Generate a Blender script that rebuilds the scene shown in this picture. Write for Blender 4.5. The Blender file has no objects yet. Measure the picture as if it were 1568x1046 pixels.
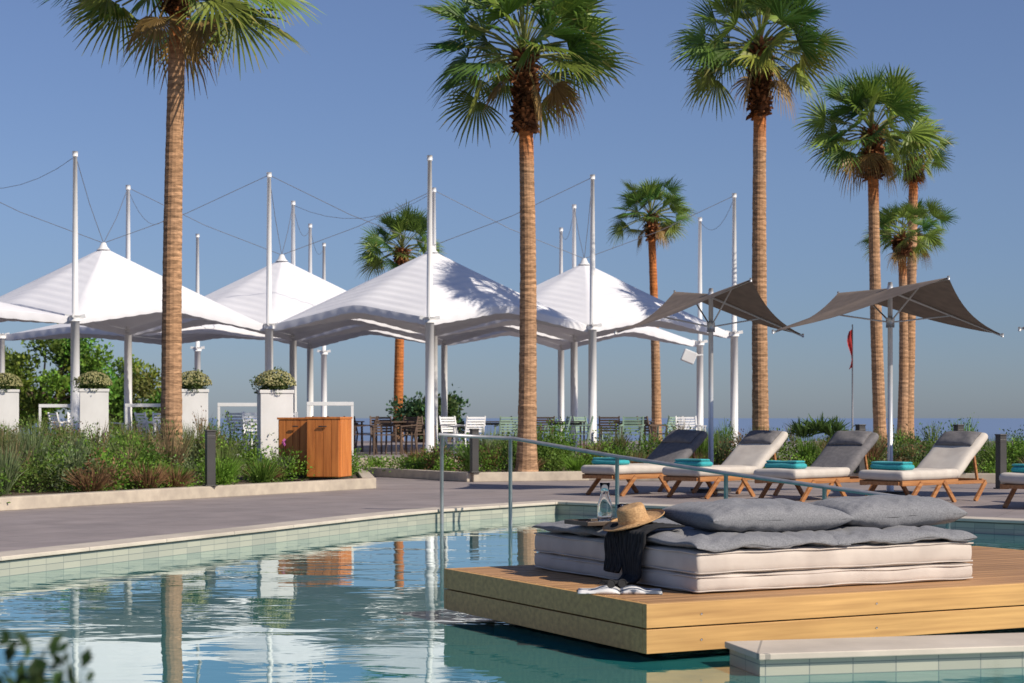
import bpy, bmesh, math, random
import numpy as np
from mathutils import Vector, Matrix, noise
from mathutils.geometry import tessellate_polygon
random.seed(7)
rng = np.random.default_rng(7)
RAD = math.radians
scene = bpy.context.scene
COL = scene.collection

# ------------------------------------------------------------------ materials
def nodes_of(m):
    m.use_nodes = True
    return m.node_tree.nodes, m.node_tree.links

def mat(name, c1, c2=None, rough=0.6, scale=(4,4,4), detail=4, bump=0.0, bdist=0.01, metal=0.0,
        spec=0.5, trans=0.0, lo=0.35, hi=0.65, attr=False, dirt=0.0, sheen=0.0):
    m = bpy.data.materials.new(name)
    N, L = nodes_of(m)
    b = N['Principled BSDF']; out = N['Material Output']
    b.inputs['Roughness'].default_value = rough
    b.inputs['Metallic'].default_value = metal
    b.inputs['Specular IOR Level'].default_value = spec
    b.inputs['Sheen Weight'].default_value = sheen
    tc = N.new('ShaderNodeTexCoord'); mp = N.new('ShaderNodeMapping')
    mp.inputs['Scale'].default_value = scale
    L.new(tc.outputs['Object'], mp.inputs['Vector'])
    nz = N.new('ShaderNodeTexNoise'); nz.inputs['Scale'].default_value = 1.0
    nz.inputs['Detail'].default_value = detail
    L.new(mp.outputs['Vector'], nz.inputs['Vector'])
    cr = N.new('ShaderNodeValToRGB')
    cr.color_ramp.elements[0].position = lo; cr.color_ramp.elements[1].position = hi
    c2 = c2 or tuple(min(1, x*0.8) for x in c1)
    cr.color_ramp.elements[0].color = (*c1, 1); cr.color_ramp.elements[1].color = (*c2, 1)
    L.new(nz.outputs['Fac'], cr.inputs['Fac'])
    colout = cr.outputs['Color']
    if attr:
        at = N.new('ShaderNodeAttribute'); at.attribute_name = 'Col'
        mx = N.new('ShaderNodeMix'); mx.data_type = 'RGBA'; mx.blend_type = 'MULTIPLY'
        mx.inputs['Factor'].default_value = 1
        L.new(at.outputs['Color'], mx.inputs['A']); L.new(colout, mx.inputs['B'])
        colout = mx.outputs['Result']
    if dirt > 0:
        n2 = N.new('ShaderNodeTexNoise'); n2.inputs['Scale'].default_value = 0.7; n2.inputs['Detail'].default_value = 6
        L.new(tc.outputs['Object'], n2.inputs['Vector'])
        mr = N.new('ShaderNodeMapRange'); mr.inputs['From Min'].default_value = .3; mr.inputs['From Max'].default_value = .7
        mr.inputs['To Min'].default_value = 1-dirt; mr.inputs['To Max'].default_value = 1.0
        L.new(n2.outputs['Fac'], mr.inputs['Value'])
        mx = N.new('ShaderNodeVectorMath'); mx.operation = 'SCALE'
        L.new(colout, mx.inputs[0]); L.new(mr.outputs['Result'], mx.inputs['Scale'])
        colout = mx.outputs['Vector']
    L.new(colout, b.inputs['Base Color'])
    if bump > 0:
        bp = N.new('ShaderNodeBump'); bp.inputs['Strength'].default_value = bump
        bp.inputs['Distance'].default_value = bdist
        L.new(nz.outputs['Fac'], bp.inputs['Height']); L.new(bp.outputs['Normal'], b.inputs['Normal'])
    if trans > 0:
        tr = N.new('ShaderNodeBsdfTranslucent'); ms = N.new('ShaderNodeMixShader')
        ms.inputs['Fac'].default_value = trans
        L.new(colout, tr.inputs['Color'])
        L.new(b.outputs['BSDF'], ms.inputs[1]); L.new(tr.outputs['BSDF'], ms.inputs[2])
        L.new(ms.outputs['Shader'], out.inputs['Surface'])
    return m

def brickmat(name, c1, c2, mortar, bw, bh, msize, rough=0.6, rot=0.0, coord='Object', bump=0.3, off=0.5, vary=True):
    m = bpy.data.materials.new(name); N, L = nodes_of(m); b = N['Principled BSDF']
    tc = N.new('ShaderNodeTexCoord'); mp = N.new('ShaderNodeMapping')
    mp.inputs['Rotation'].default_value = (0, 0, rot)
    L.new(tc.outputs[coord], mp.inputs['Vector'])
    br = N.new('ShaderNodeTexBrick'); br.inputs['Scale'].default_value = 1
    br.offset = off
    br.inputs['Brick Width'].default_value = bw; br.inputs['Row Height'].default_value = bh
    br.inputs['Mortar Size'].default_value = msize
    br.inputs['Color1'].default_value = (*c1, 1); br.inputs['Color2'].default_value = (*c2, 1)
    br.inputs['Mortar'].default_value = (*mortar, 1)
    L.new(mp.outputs['Vector'], br.inputs['Vector'])
    nz = N.new('ShaderNodeTexNoise'); nz.inputs['Scale'].default_value = 1.3; nz.inputs['Detail'].default_value = 8
    nz.inputs['Roughness'].default_value = .65
    L.new(tc.outputs['Object'], nz.inputs['Vector'])
    mr = N.new('ShaderNodeMapRange'); mr.inputs['From Min'].default_value = .3; mr.inputs['From Max'].default_value = .7
    mr.inputs['To Min'].default_value = .76; mr.inputs['To Max'].default_value = 1.12
    L.new(nz.outputs['Fac'], mr.inputs['Value'])
    mx = N.new('ShaderNodeVectorMath'); mx.operation = 'SCALE'
    L.new(br.outputs['Color'], mx.inputs[0]); L.new(mr.outputs['Result'], mx.inputs['Scale'])
    L.new(mx.outputs['Vector'], b.inputs['Base Color'])
    b.inputs['Roughness'].default_value = rough
    bp = N.new('ShaderNodeBump'); bp.inputs['Strength'].default_value = bump; bp.inputs['Distance'].default_value = .004
    bp.invert = True
    L.new(br.outputs['Fac'], bp.inputs['Height']); L.new(bp.outputs['Normal'], b.inputs['Normal'])
    return m

M_leaf = mat('foliage', (1.1,1.1,1.0), (.66,.70,.62), rough=.55, scale=(3,3,3), spec=.2, trans=.28, attr=True)
M_palm = mat('palm_leaf', (1.15,1.15,1.0), (.8,.85,.7), rough=.45, scale=(2,2,2), spec=.3, trans=.27, attr=True)
M_bark = mat('palm_bark', (1.2,1.12,1.05), (.64,.60,.57), rough=.9, scale=(9,9,34), detail=6, bump=.6, bdist=.02, attr=True, spec=.1)
M_fabric = mat('white_canvas', (.78,.78,.81), (.71,.71,.75), rough=.75, scale=(.8,.8,2), bump=.3, bdist=.06, trans=.04, spec=.1)
M_white = mat('white_painted_metal', (.80,.80,.80), (.72,.72,.72), rough=.4, scale=(2,2,2))
M_planter = mat('white_render', (.80,.79,.77), (.70,.69,.67), rough=.8, scale=(3,3,1.5), bump=.1)
M_cable = mat('steel_cable', (.20,.20,.22), rough=.5, metal=.3)
M_steel = mat('brushed_steel', (.40,.40,.41), (.32,.32,.34), rough=.4, scale=(10,10,10), metal=.5)
M_pole = mat('aluminium_pole', (.62,.63,.64), (.55,.56,.57), rough=.35, metal=.4)
M_taupe = mat('taupe_sunshade_fabric', (.21,.17,.145), (.17,.14,.12), rough=.85, scale=(6,6,6), bump=.1, trans=.05, spec=.1)
M_teak = mat('teak_wood', (.46,.21,.075), (.30,.12,.04), rough=.55, scale=(2,30,30), detail=6, bump=.15)
M_cab = mat('cabinet_teak', (.66,.23,.055), (.47,.15,.035), rough=.45, scale=(22,22,1.6), detail=6, bump=.1)
M_plat = mat('platform_teak', (.74,.43,.15), (.46,.245,.08), rough=.6, scale=(1.3,26,34), detail=8, bump=.2, bdist=.004, lo=.3, hi=.75, dirt=.22)
M_plattop = mat('platform_teak_top', (.55,.30,.13), (.34,.18,.075), rough=.6, scale=(1.3,26,26), detail=8, bump=.2, bdist=.004, dirt=.25)
M_cream = mat('cream_outdoor_fabric', (.60,.53,.47), (.51,.445,.395), rough=.9, scale=(5,5,5), bump=.15, bdist=.02, spec=.1, sheen=.1)
M_grey = mat('grey_woven_fabric', (.25,.252,.265), (.17,.172,.185), rough=.95, scale=(120,120,120), detail=2, bump=.4, bdist=.002, spec=.1, sheen=.1)
M_lcream = mat('lounger_cream_fabric', (.60,.55,.49), (.52,.47,.42), rough=.9, scale=(5,5,5), bump=.15, spec=.1)
M_lgrey_shade = mat('lounger_grey_and_shaded_fabric', (.19,.18,.185), (.15,.145,.15), rough=.9, scale=(20,20,20), bump=.15, spec=.1)  # grey head pillows; also backrests with umbrella shadow painted in as colour
M_teal = mat('teal_towel', (.05,.40,.42), (.035,.30,.33), rough=.95, scale=(60,60,60), bump=.6, bdist=.004, spec=.05, sheen=.2)
M_black = mat('black_cotton', (.012,.012,.014), (.02,.02,.022), rough=.85, scale=(30,30,30), bump=.3)
M_straw = mat('woven_straw', (.58,.36,.17), (.38,.22,.10), rough=.8, scale=(70,70,120), bump=.7, bdist=.003)
M_paper = mat('magazine_paper', (.75,.74,.72), (.10,.12,.16), rough=.4, scale=(7,9,5), lo=.5, hi=.56)
M_dark = mat('dark_bronze_metal', (.055,.052,.05), rough=.5)
M_brownch = mat('brown_chair', (.12,.075,.05), rough=.6)
M_greench = mat('sage_green_chair', (.28,.40,.30), rough=.5)
M_soil = mat('planting_soil', (.13,.09,.06), (.07,.05,.035), rough=1, scale=(6,6,6), bump=.8, bdist=.05)
M_coping = brickmat('limestone_coping', (.60,.53,.44), (.55,.485,.40), (.33,.30,.26), 1.2, 5.0, .006, rough=.7, rot=-1.17)
M_curb = mat('limestone_curb', (.60,.52,.41), (.48,.41,.33), rough=.8, scale=(6,6,6), bump=.2, dirt=.25)
M_deck = brickmat('grey_stone_paving', (.30,.255,.245), (.265,.228,.222), (.19,.17,.165), 1.2, .6, .006, rough=.75, rot=-1.17)
M_tile = None
M_red = mat('red_cloth', (.5,.03,.03), rough=.8)
M_flower = mat('pink_petal', (.55,.12,.4), rough=.6)

def glass_mat():
    m = bpy.data.materials.new('clear_glass'); N, L = nodes_of(m); b = N['Principled BSDF']
    b.inputs['Base Color'].default_value = (.96,.98,.99,1)
    b.inputs['Transmission Weight'].default_value = 1; b.inputs['Roughness'].default_value = .0
    b.inputs['IOR'].default_value = 1.25
    return m
M_glass = glass_mat()

def tile_mat():
    m = bpy.data.materials.new('pool_edge_tile'); N, L = nodes_of(m); b = N['Principled BSDF']
    uv = N.new('ShaderNodeUVMap')
    br = N.new('ShaderNodeTexBrick'); br.offset = 0; br.inputs['Scale'].default_value = 1
    br.inputs['Brick Width'].default_value = .24; br.inputs['Row Height'].default_value = .06
    br.inputs['Mortar Size'].default_value = .0035
    br.inputs['Color1'].default_value = (.42,.42,.34,1); br.inputs['Color2'].default_value = (.33,.34,.285,1)
    br.inputs['Mortar'].default_value = (.20,.22,.20,1)
    L.new(uv.outputs['UV'], br.inputs['Vector']); L.new(br.outputs['Color'], b.inputs['Base Color'])
    b.inputs['Roughness'].default_value = .35
    return m
M_tile = tile_mat()

def water_mat():
    m = bpy.data.materials.new('pool_water'); N, L = nodes_of(m)
    for n in list(N):
        if n.type == 'BSDF_PRINCIPLED': N.remove(n)
    out = N['Material Output']
    tc = N.new('ShaderNodeTexCoord')
    def nz(scale, sc, det, rough=.5, dist=.4):
        mp = N.new('ShaderNodeMapping'); mp.inputs['Scale'].default_value = sc
        mp.inputs['Rotation'].default_value = (0,0,.15)
        L.new(tc.outputs['Object'], mp.inputs['Vector'])
        n = N.new('ShaderNodeTexNoise'); n.inputs['Scale'].default_value = scale
        n.inputs['Detail'].default_value = det; n.inputs['Roughness'].default_value = rough
        n.inputs['Distortion'].default_value = dist
        L.new(mp.outputs['Vector'], n.inputs['Vector']); return n
    a = nz(2.6, (.55,1.0,1), 3); c = nz(.6, (.7,1,1), 1)
    g = nz(.17, (.8,1,1), 1, dist=0)
    gm = N.new('ShaderNodeMapRange'); gm.inputs['From Min'].default_value=.38; gm.inputs['From Max'].default_value=.60
    gm.inputs['To Min'].default_value=.25; gm.inputs['To Max'].default_value=1.0
    L.new(g.outputs['Fac'], gm.inputs['Value'])
    am = N.new('ShaderNodeMath'); am.operation='MULTIPLY'
    L.new(a.outputs['Fac'], am.inputs[0]); L.new(gm.outputs['Result'], am.inputs[1])
    mul = N.new('ShaderNodeMath'); mul.operation = 'MULTIPLY_ADD'
    L.new(c.outputs['Fac'], mul.inputs[0]); mul.inputs[1].default_value = 1.3
    L.new(am.outputs[0], mul.inputs[2])
    bp = N.new('ShaderNodeBump'); bp.inputs['Strength'].default_value = 1; bp.inputs['Distance'].default_value = .0075
    L.new(mul.outputs[0], bp.inputs['Height'])
    gl = N.new('ShaderNodeBsdfGlossy'); gl.inputs['Roughness'].default_value = .0
    gl.inputs['Color'].default_value = (.93,1,1,1)
    df = N.new('ShaderNodeBsdfDiffuse'); df.inputs['Color'].default_value = (.025,.20,.20,1)
    fr = N.new('ShaderNodeFresnel'); fr.inputs['IOR'].default_value = 1.33
    L.new(bp.outputs['Normal'], gl.inputs['Normal']); L.new(bp.outputs['Normal'], fr.inputs['Normal'])
    mr = N.new('ShaderNodeMapRange'); mr.inputs['To Min'].default_value = 0.06; mr.inputs['To Max'].default_value = 1.28
    L.new(fr.outputs['Fac'], mr.inputs['Value'])
    ms = N.new('ShaderNodeMixShader')
    L.new(mr.outputs['Result'], ms.inputs['Fac'])
    L.new(df.outputs['BSDF'], ms.inputs[1]); L.new(gl.outputs['BSDF'], ms.inputs[2])
    L.new(ms.outputs['Shader'], out.inputs['Surface'])
    return m
M_water = water_mat()
M_sea = mat('sea_water', (.165,.235,.375), (.155,.225,.36), rough=.9, scale=(.01,.05,.1), spec=.0)

# ------------------------------------------------------------------ mesh builder
class MB:
    def __init__(s): s.v=[]; s.f=[]; s.m=[]; s.s=[]
    def add(s, vs, fs, mi=0, smooth=False):
        o = len(s.v); s.v += [tuple(p) for p in vs]
        for f in fs:
            s.f.append(tuple(o+i for i in f)); s.m.append(mi); s.s.append(smooth)
    def box(s, c, d, rz=0.0, mi=0):
        hx,hy,hz = d[0]/2,d[1]/2,d[2]/2; ca,sa = math.cos(rz),math.sin(rz)
        vs=[]
        for z in (-hz,hz):
            for x,y in ((-hx,-hy),(hx,-hy),(hx,hy),(-hx,hy)):
                vs.append((c[0]+x*ca-y*sa, c[1]+x*sa+y*ca, c[2]+z))
        s.add(vs, [(3,2,1,0),(4,5,6,7),(0,1,5,4),(1,2,6,5),(2,3,7,6),(3,0,4,7)], mi)
    def beam(s, p0, p1, w, h, mi=0, up=(0,0,1)):
        p0=Vector(p0); p1=Vector(p1); d=(p1-p0).normalized(); u=Vector(up)
        if abs(d.dot(u))>.98: u=Vector((1,0,0))
        a=d.cross(u).normalized(); b=a.cross(d).normalized()
        vs=[]
        for p in (p0,p1):
            for i,j in ((-1,-1),(1,-1),(1,1),(-1,1)):
                vs.append(p+a*(i*w/2)+b*(j*h/2))
        s.add(vs, [(3,2,1,0),(4,5,6,7),(0,1,5,4),(1,2,6,5),(2,3,7,6),(3,0,4,7)], mi)
    def tube(s, pts, rs, n=10, mi=0, caps=True):
        pts=[Vector(p) for p in pts]
        if not hasattr(rs,'__len__'): rs=[rs]*len(pts)
        vs=[]; fs=[]
        for i,p in enumerate(pts):
            d=(pts[min(i+1,len(pts)-1)]-pts[max(i-1,0)]).normalized()
            u=Vector((0,0,1)) if abs(d.z)<.95 else Vector((1,0,0))
            a=d.cross(u).normalized(); b=a.cross(d)
            for k in range(n):
                t=2*math.pi*k/n
                vs.append(p+(a*math.cos(t)+b*math.sin(t))*rs[i])
        for i in range(len(pts)-1):
            for k in range(n):
                k2=(k+1)%n
                fs.append((i*n+k,i*n+k2,(i+1)*n+k2,(i+1)*n+k))
        s.add(vs,fs,mi,True)
        if caps:
            s.add(vs[:n],[tuple(range(n))],mi); s.add(vs[-n:],[tuple(reversed(range(n)))],mi)
    def lathe(s, prof, n=32, mi=0, c=(0,0,0), M=None):
        vs=[];fs=[]
        for r,z in prof:
            for k in range(n):
                t=2*math.pi*k/n
                p=Vector((r*math.cos(t),r*math.sin(t),z))
                if M is not None: p=M@p
                vs.append((c[0]+p.x,c[1]+p.y,c[2]+p.z))
        for i in range(len(prof)-1):
            for k in range(n):
                k2=(k+1)%n
                fs.append((i*n+k,i*n+k2,(i+1)*n+k2,(i+1)*n+k))
        s.add(vs,fs,mi,True)
    def rbox(s, c, d, r, M=None, mi=0, seg=14, bulge=0.0, wr=0.0, wscale=3.0, seed=0):
        """rounded, slightly bulging upholstery block"""
        h=[d[0]/2,d[1]/2,d[2]/2]
        def ax(hh,n):
            a=[-hh,-hh+.3*r,-hh+r]
            b=list(np.linspace(-hh+r,hh-r,n))[1:-1]
            return a+b+[hh-r,hh-.3*r,hh]
        X=ax(h[0],seg); Y=ax(h[1],seg); Z=ax(h[2],5)
        def pt(p):
            p=Vector(p)
            q=Vector([max(-(h[i]-r),min(h[i]-r,p[i])) for i in range(3)])
            dd=p-q
            if dd.length>1e-9: p=q+dd.normalized()*r
            fx=1-(p.x/h[0])**2; fy=1-(p.y/h[1])**2; fz=1-(p.z/h[2])**2
            if bulge:
                p=Vector((p.x+math.copysign(bulge*max(fz,0)*(abs(p.x)/h[0])**6,p.x), p.y+math.copysign(bulge*max(fz,0)*(abs(p.y)/h[1])**6,p.y),
                          p.z+math.copysign(bulge*max(fx,0)*max(fy,0),p.z)*(abs(p.z)/h[2])))
            if wr:
                nn=noise.noise_vector(Vector((p.x*wscale+seed*7.3,p.y*wscale,p.z*wscale)))
                p=p+nn*wr
            if M is not None: p=M@p
            return (p.x+c[0],p.y+c[1],p.z+c[2])
        def grid(A,B,f,flip):
            vs=[];fs=[]
            for a in A:
                for b in B: vs.append(pt(f(a,b)))
            nb=len(B)
            for i in range(len(A)-1):
                for j in range(nb-1):
                    q=(i*nb+j,(i+1)*nb+j,(i+1)*nb+j+1,i*nb+j+1)
                    fs.append(q[::-1] if flip else q)
            s.add(vs,fs,mi,True)
        grid(X,Y,lambda a,b:(a,b,h[2]),False); grid(X,Y,lambda a,b:(a,b,-h[2]),True)
        grid(X,Z,lambda a,b:(a,-h[1],b),False); grid(X,Z,lambda a,b:(a,h[1],b),True)
        grid(Y,Z,lambda a,b:(-h[0],a,b),True); grid(Y,Z,lambda a,b:(h[0],a,b),False)
    def pillow(s, c, w, l, h, M=None, mi=0, n=40, wr=.008, seed=0, pinch=.06, full=.5, hang=0.0):
        vs=[];fs=[]
        for side in (1,-1):
            o=len(vs)
            for i in range(n+1):
                for j in range(n+1):
                    u=-1+2*i/n; v=-1+2*j/n
                    u=math.sin(u*math.pi/2); v=math.sin(v*math.pi/2)
                    x=u*w/2*(1-pinch*(1-v*v)*abs(u)**3); y=v*l/2*(1-pinch*(1-u*u)*abs(v)**3)
                    t=(max(0,1-abs(u)**3.2)**full)*(max(0,1-abs(v)**3.2)**full)
                    z=side*h/2*t
                    k=noise.noise(Vector((x*5+seed*3.1,y*5,side*2)))*wr*2+noise.noise(Vector((x*13+seed,y*5+x*6,side)))*wr*1.5
                    rim=max(abs(u),abs(v))
                    ang_=math.atan2(v,u)
                    k+=wr*1.0*math.sin(ang_*26+seed*2+3*noise.noise(Vector((x*3,y*3,seed))))*max(0,(rim-.55)/.45)*(1-rim)*3
                    k-=wr*1.2*max(0,1-abs(noise.noise(Vector((x*4-y*3,y*2+seed,seed*.7))))*9)*t
                    z+=k*(.2+t) + noise.noise(Vector((x*4+9*seed,y*4,5)))*wr*1.0
                    z-=hang*max(0,(abs(v)-.82)/.18)**2*(1+.5*math.sin(x*14+seed))
                    p=Vector((x,y,z))
                    if M is not None: p=M@p
                    vs.append((p.x+c[0],p.y+c[1],p.z+c[2]))
            for i in range(n):
                for j in range(n):
                    q=(o+i*(n+1)+j,o+(i+1)*(n+1)+j,o+(i+1)*(n+1)+j+1,o+i*(n+1)+j+1)
                    fs.append(q if side==1 else q[::-1])
        s.add(vs,fs,mi,True)
    def obj(s, name, mats, loc=(0,0,0), rz=0.0, bevel=0.0, weld=True, parent=None, scale=1.0):
        me=bpy.data.meshes.new(name); me.from_pydata(s.v,[],s.f)
        for m in mats: me.materials.append(m)
        me.polygons.foreach_set('material_index',s.m); me.polygons.foreach_set('use_smooth',s.s)
        me.update()
        if weld:
            bm=bmesh.new(); bm.from_mesh(me); bmesh.ops.remove_doubles(bm,verts=bm.verts,dist=1e-5); bm.to_mesh(me); bm.free()
        o=bpy.data.objects.new(name,me); COL.objects.link(o)
        o.location=loc; o.rotation_euler=(0,0,rz); o.scale=(scale,)*3
        if bevel:
            b=o.modifiers.new('bevel','BEVEL'); b.width=bevel; b.segments=2; b.limit_method='ANGLE'; b.angle_limit=RAD(50)
        if parent: o.parent=parent
        return o

def quads(name, V, C, material, parent=None):
    V=np.asarray(V,dtype=float).reshape(-1,4,3); n=len(V)
    me=bpy.data.meshes.new(name)
    me.from_pydata(V.reshape(-1,3).tolist(),[],np.arange(4*n).reshape(n,4).tolist())
    a=me.color_attributes.new('Col','FLOAT_COLOR','CORNER')
    cc=np.ones((n,4,4)); cc[:,:,:3]=np.asarray(C)[:,None,:]
    a.data.foreach_set('color',cc.ravel())
    me.materials.append(material); me.update()
    o=bpy.data.objects.new(name,me); COL.objects.link(o)
    if parent: o.parent=parent
    return o

def empty(name, loc=(0,0,0)):
    e=bpy.data.objects.new(name,None); COL.objects.link(e); e.location=loc; e.empty_display_size=.3; return e

# ------------------------------------------------------------------ foliage helpers
def unit(a): return a/np.maximum(np.linalg.norm(a,axis=-1,keepdims=True),1e-9)
def bush_leaves(c, r, n, size, col, var=.25, flat=.3, up=.4):
    """n leaf rhombs filling an uneven ellipsoid"""
    c=np.array(c); r=np.array(r)
    d=unit(rng.normal(size=(n,3)))
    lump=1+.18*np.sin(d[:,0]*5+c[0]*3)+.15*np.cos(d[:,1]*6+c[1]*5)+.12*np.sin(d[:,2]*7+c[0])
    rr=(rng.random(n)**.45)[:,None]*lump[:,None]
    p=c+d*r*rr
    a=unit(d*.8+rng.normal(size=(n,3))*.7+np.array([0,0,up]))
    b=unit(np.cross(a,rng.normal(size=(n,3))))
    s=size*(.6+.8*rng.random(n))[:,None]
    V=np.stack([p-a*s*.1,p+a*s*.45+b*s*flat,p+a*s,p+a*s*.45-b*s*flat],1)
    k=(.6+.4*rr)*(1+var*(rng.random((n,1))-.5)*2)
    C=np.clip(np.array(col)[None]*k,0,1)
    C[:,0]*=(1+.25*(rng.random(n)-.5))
    return V,C
def tuft(c, h, n, spread, w, col, var=.25, droop=.2):
    c=np.array(c); az=rng.random(n)*2*math.pi; ln=spread*rng.random(n)**.7
    base=c+np.stack([np.cos(az),np.sin(az),0*az],1)*(rng.random(n)*spread*.25)[:,None]
    hh=h*(.55+.5*rng.random(n))
    tip=base+np.stack([np.cos(az)*ln,np.sin(az)*ln,hh-droop*ln],1)
    mid=base+(tip-base)*.5+np.array([0,0,1])*(h*.08)
    side=unit(np.cross(tip-base,rng.normal(size=(n,3))))*(w*(.6+.8*rng.random(n)))[:,None]
    V=np.stack([base,mid+side,tip,mid-side],1)
    C=np.array(col)[None]*(1+var*(rng.random((n,1))-.5)*2)
    return V,np.clip(C,0,1)

def inpoly(x,y,P):
    r=False; j=len(P)-1
    for i in range(len(P)):
        if (P[i][1]>y)!=(P[j][1]>y) and x<(P[j][0]-P[i][0])*(y-P[i][1])/(P[j][1]-P[i][1])+P[i][0]: r=not r
        j=i
    return r
def segdist(x,y,a,b):
    a=np.array(a);b=np.array(b);p=np.array((x,y));t=np.clip(np.dot(p-a,b-a)/np.dot(b-a,b-a),0,1)
    return np.linalg.norm(p-(a+t*(b-a)))

# ------------------------------------------------------------------ world, sun, camera
SUN_EL=RAD(38); az=math.atan2(.83,-.56)
sdir=Vector((math.cos(SUN_EL)*math.sin(az),math.cos(SUN_EL)*math.cos(az),math.sin(SUN_EL)))
w=bpy.data.worlds.new('World'); scene.world=w; w.use_nodes=True
N=w.node_tree.nodes; L=w.node_tree.links
sk=N.new('ShaderNodeTexSky'); sk.sky_type='NISHITA'; sk.sun_disc=False
sk.sun_elevation=SUN_EL; sk.sun_rotation=az; sk.altitude=0; sk.air_density=1.0; sk.dust_density=.3; sk.ozone_density=3.0
# sea haze: the lowest band of the sky is duller and bluer
tcw=N.new('ShaderNodeTexCoord'); sx=N.new('ShaderNodeSeparateXYZ'); L.new(tcw.outputs['Generated'],sx.inputs['Vector'])
rp=N.new('ShaderNodeValToRGB'); e=rp.color_ramp.elements
e[0].position=0.0; e[0].color=(.43,.52,.79,1); e[1].position=.30; e[1].color=(.80,.76,.90,1)
x1=e.new(.05); x1.color=(.48,.56,.80,1); x2=e.new(.13); x2.color=(.64,.66,.84,1)
L.new(sx.outputs['Z'],rp.inputs['Fac'])
tint=N.new('ShaderNodeMix'); tint.data_type='RGBA'; tint.blend_type='MULTIPLY'; tint.inputs['Factor'].default_value=1
L.new(rp.outputs['Color'],tint.inputs['B'])
L.new(sk.outputs['Color'],tint.inputs['A'])
bg=N['Background']; bg.inputs['Strength'].default_value=.100
L.new(tint.outputs['Result'],bg.inputs['Color'])
sl=bpy.data.lights.new('sun','SUN'); sl.energy=5.0; sl.angle=RAD(.5); sl.color=(1,.90,.76)
so=bpy.data.objects.new('sun',sl); COL.objects.link(so); so.rotation_euler=sdir.to_track_quat('Z','Y').to_euler(); so.location=(20,-20,30)
cd=bpy.data.cameras.new('camera'); cam=bpy.data.objects.new('camera',cd); COL.objects.link(cam)
cam.location=(0,0,1.32); cam.rotation_euler=(RAD(90),0,0)
cd.sensor_width=36; cd.lens=63; cd.shift_y=.0746; cd.clip_end=60000; cd.clip_start=.05
cd.dof.use_dof=True; cd.dof.focus_distance=14; cd.dof.aperture_fstop=5.6
scene.camera=cam
scene.view_settings.view_transform='Standard'; scene.view_settings.look='None'; scene.view_settings.exposure=0

# ------------------------------------------------------------------ ground, pool
pool=[(-9.5,5.2),(-7.5,7.2),(-5.8,11.2),(-4.25,14.86),(-2.6,18.7),(-1.62,21.1),(-.95,22.5),(-.15,23.6),(.62,24.6),
      (2.0,23.4),(4.0,21.6),(5.73,20.1),(9.0,17.2),(12.5,13.0),(12.5,5.2)]
outer=[(-60,-20),(60,-20),(60,64),(-60,64)]
def sheet(name,polys,z,material):
    tris=tessellate_polygon([[Vector((x,y,0)) for x,y in p] for p in polys])
    vs=[(x,y,z) for p in polys for x,y in p]
    me=bpy.data.meshes.new(name); me.from_pydata(vs,[],[tuple(t) for t in tris])
    bm=bmesh.new(); bm.from_mesh(me)
    for f in bm.faces:
        f.normal_update()
        if f.normal.z<0: f.normal_flip()
    bm.to_mesh(me); bm.free(); me.materials.append(material)
    o=bpy.data.objects.new(name,me); COL.objects.link(o); return o
sheet('stone_deck',[outer,pool],.15,M_deck)
me=bpy.data.meshes.new('sea'); me.from_pydata([(-30000,64,-9),(30000,64,-9),(30000,50000,-9),(-30000,50000,-9)],[],[(0,1,2,3)])
me.materials.append(M_sea); COL.objects.link(bpy.data.objects.new('sea',me))
me=bpy.data.meshes.new('ground'); me.from_pydata([(-3000,-3000,-9.05),(3000,-3000,-9.05),(3000,66,-9.05),(-3000,66,-9.05)],[],[(0,1,2,3)])
me.materials.append(M_soil); COL.objects.link(bpy.data.objects.new('ground',me))
mb=MB(); mb.box((0,64.2,-4.6),(120,.4,9.4)); mb.obj('retaining_wall',[M_curb])
sheet('pool_water',[pool],0.0,M_water)
def wall_strip(name,loop,z0,z1,material,closed=True):
    me=bpy.data.meshes.new(name); vs=[];fs=[];uv=[]; d=0; n=len(loop)
    for i in range(n if closed else n-1):
        a=loop[i]; b=loop[(i+1)%n]; l=math.dist(a,b); o=len(vs)
        vs+=[(a[0],a[1],z0),(b[0],b[1],z0),(b[0],b[1],z1),(a[0],a[1],z1)]
        fs.append((o,o+1,o+2,o+3)); uv+=[(d,z0),(d+l,z0),(d+l,z1),(d,z1)]; d+=l
    me.from_pydata(vs,[],fs); u=me.uv_layers.new(name='UVMap'); u.data.foreach_set('uv',[c for p in uv for c in p])
    me.materials.append(material); o=bpy.data.objects.new(name,me); COL.objects.link(o); return o
wall_strip('pool_wall',pool,-1.2,.125,M_tile)
sheet('pool_floor',[pool],-1.2,M_tile)
def offset(loop,d):
    out=[];n=len(loop)
    for i in range(n):
        p0=Vector(loop[i-1]);p1=Vector(loop[i]);p2=Vector(loop[(i+1)%n])
        e1=(p1-p0).normalized();e2=(p2-p1).normalized()
        n1=Vector((-e1.y,e1.x));n2=Vector((-e2.y,e2.x)); nn=(n1+n2).normalized()
        out.append(tuple(p1+nn*(d/max(.4,nn.dot(n1)))))
    return out
area=sum(pool[i-1][0]*pool[i][1]-pool[i][0]*pool[i-1][1] for i in range(len(pool)))
sg=1 if area<0 else -1
ci=offset(pool,-.035*sg); co=offset(pool,.34*sg)
mb=MB(); n=len(pool)
for i in range(n):
    j=(i+1)%n
    a,b,c,d=ci[i],ci[j],co[j],co[i]
    mb.add([(*a,.172),(*b,.172),(*c,.172),(*d,.172),(*a,.135),(*b,.135),(*c,.135),(*d,.135)],[(0,1,2,3),(0,4,5,1),(2,6,7,3),(4,7,6,5)])
ob=mb.obj('pool_coping',[M_coping],bevel=.008)
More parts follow.
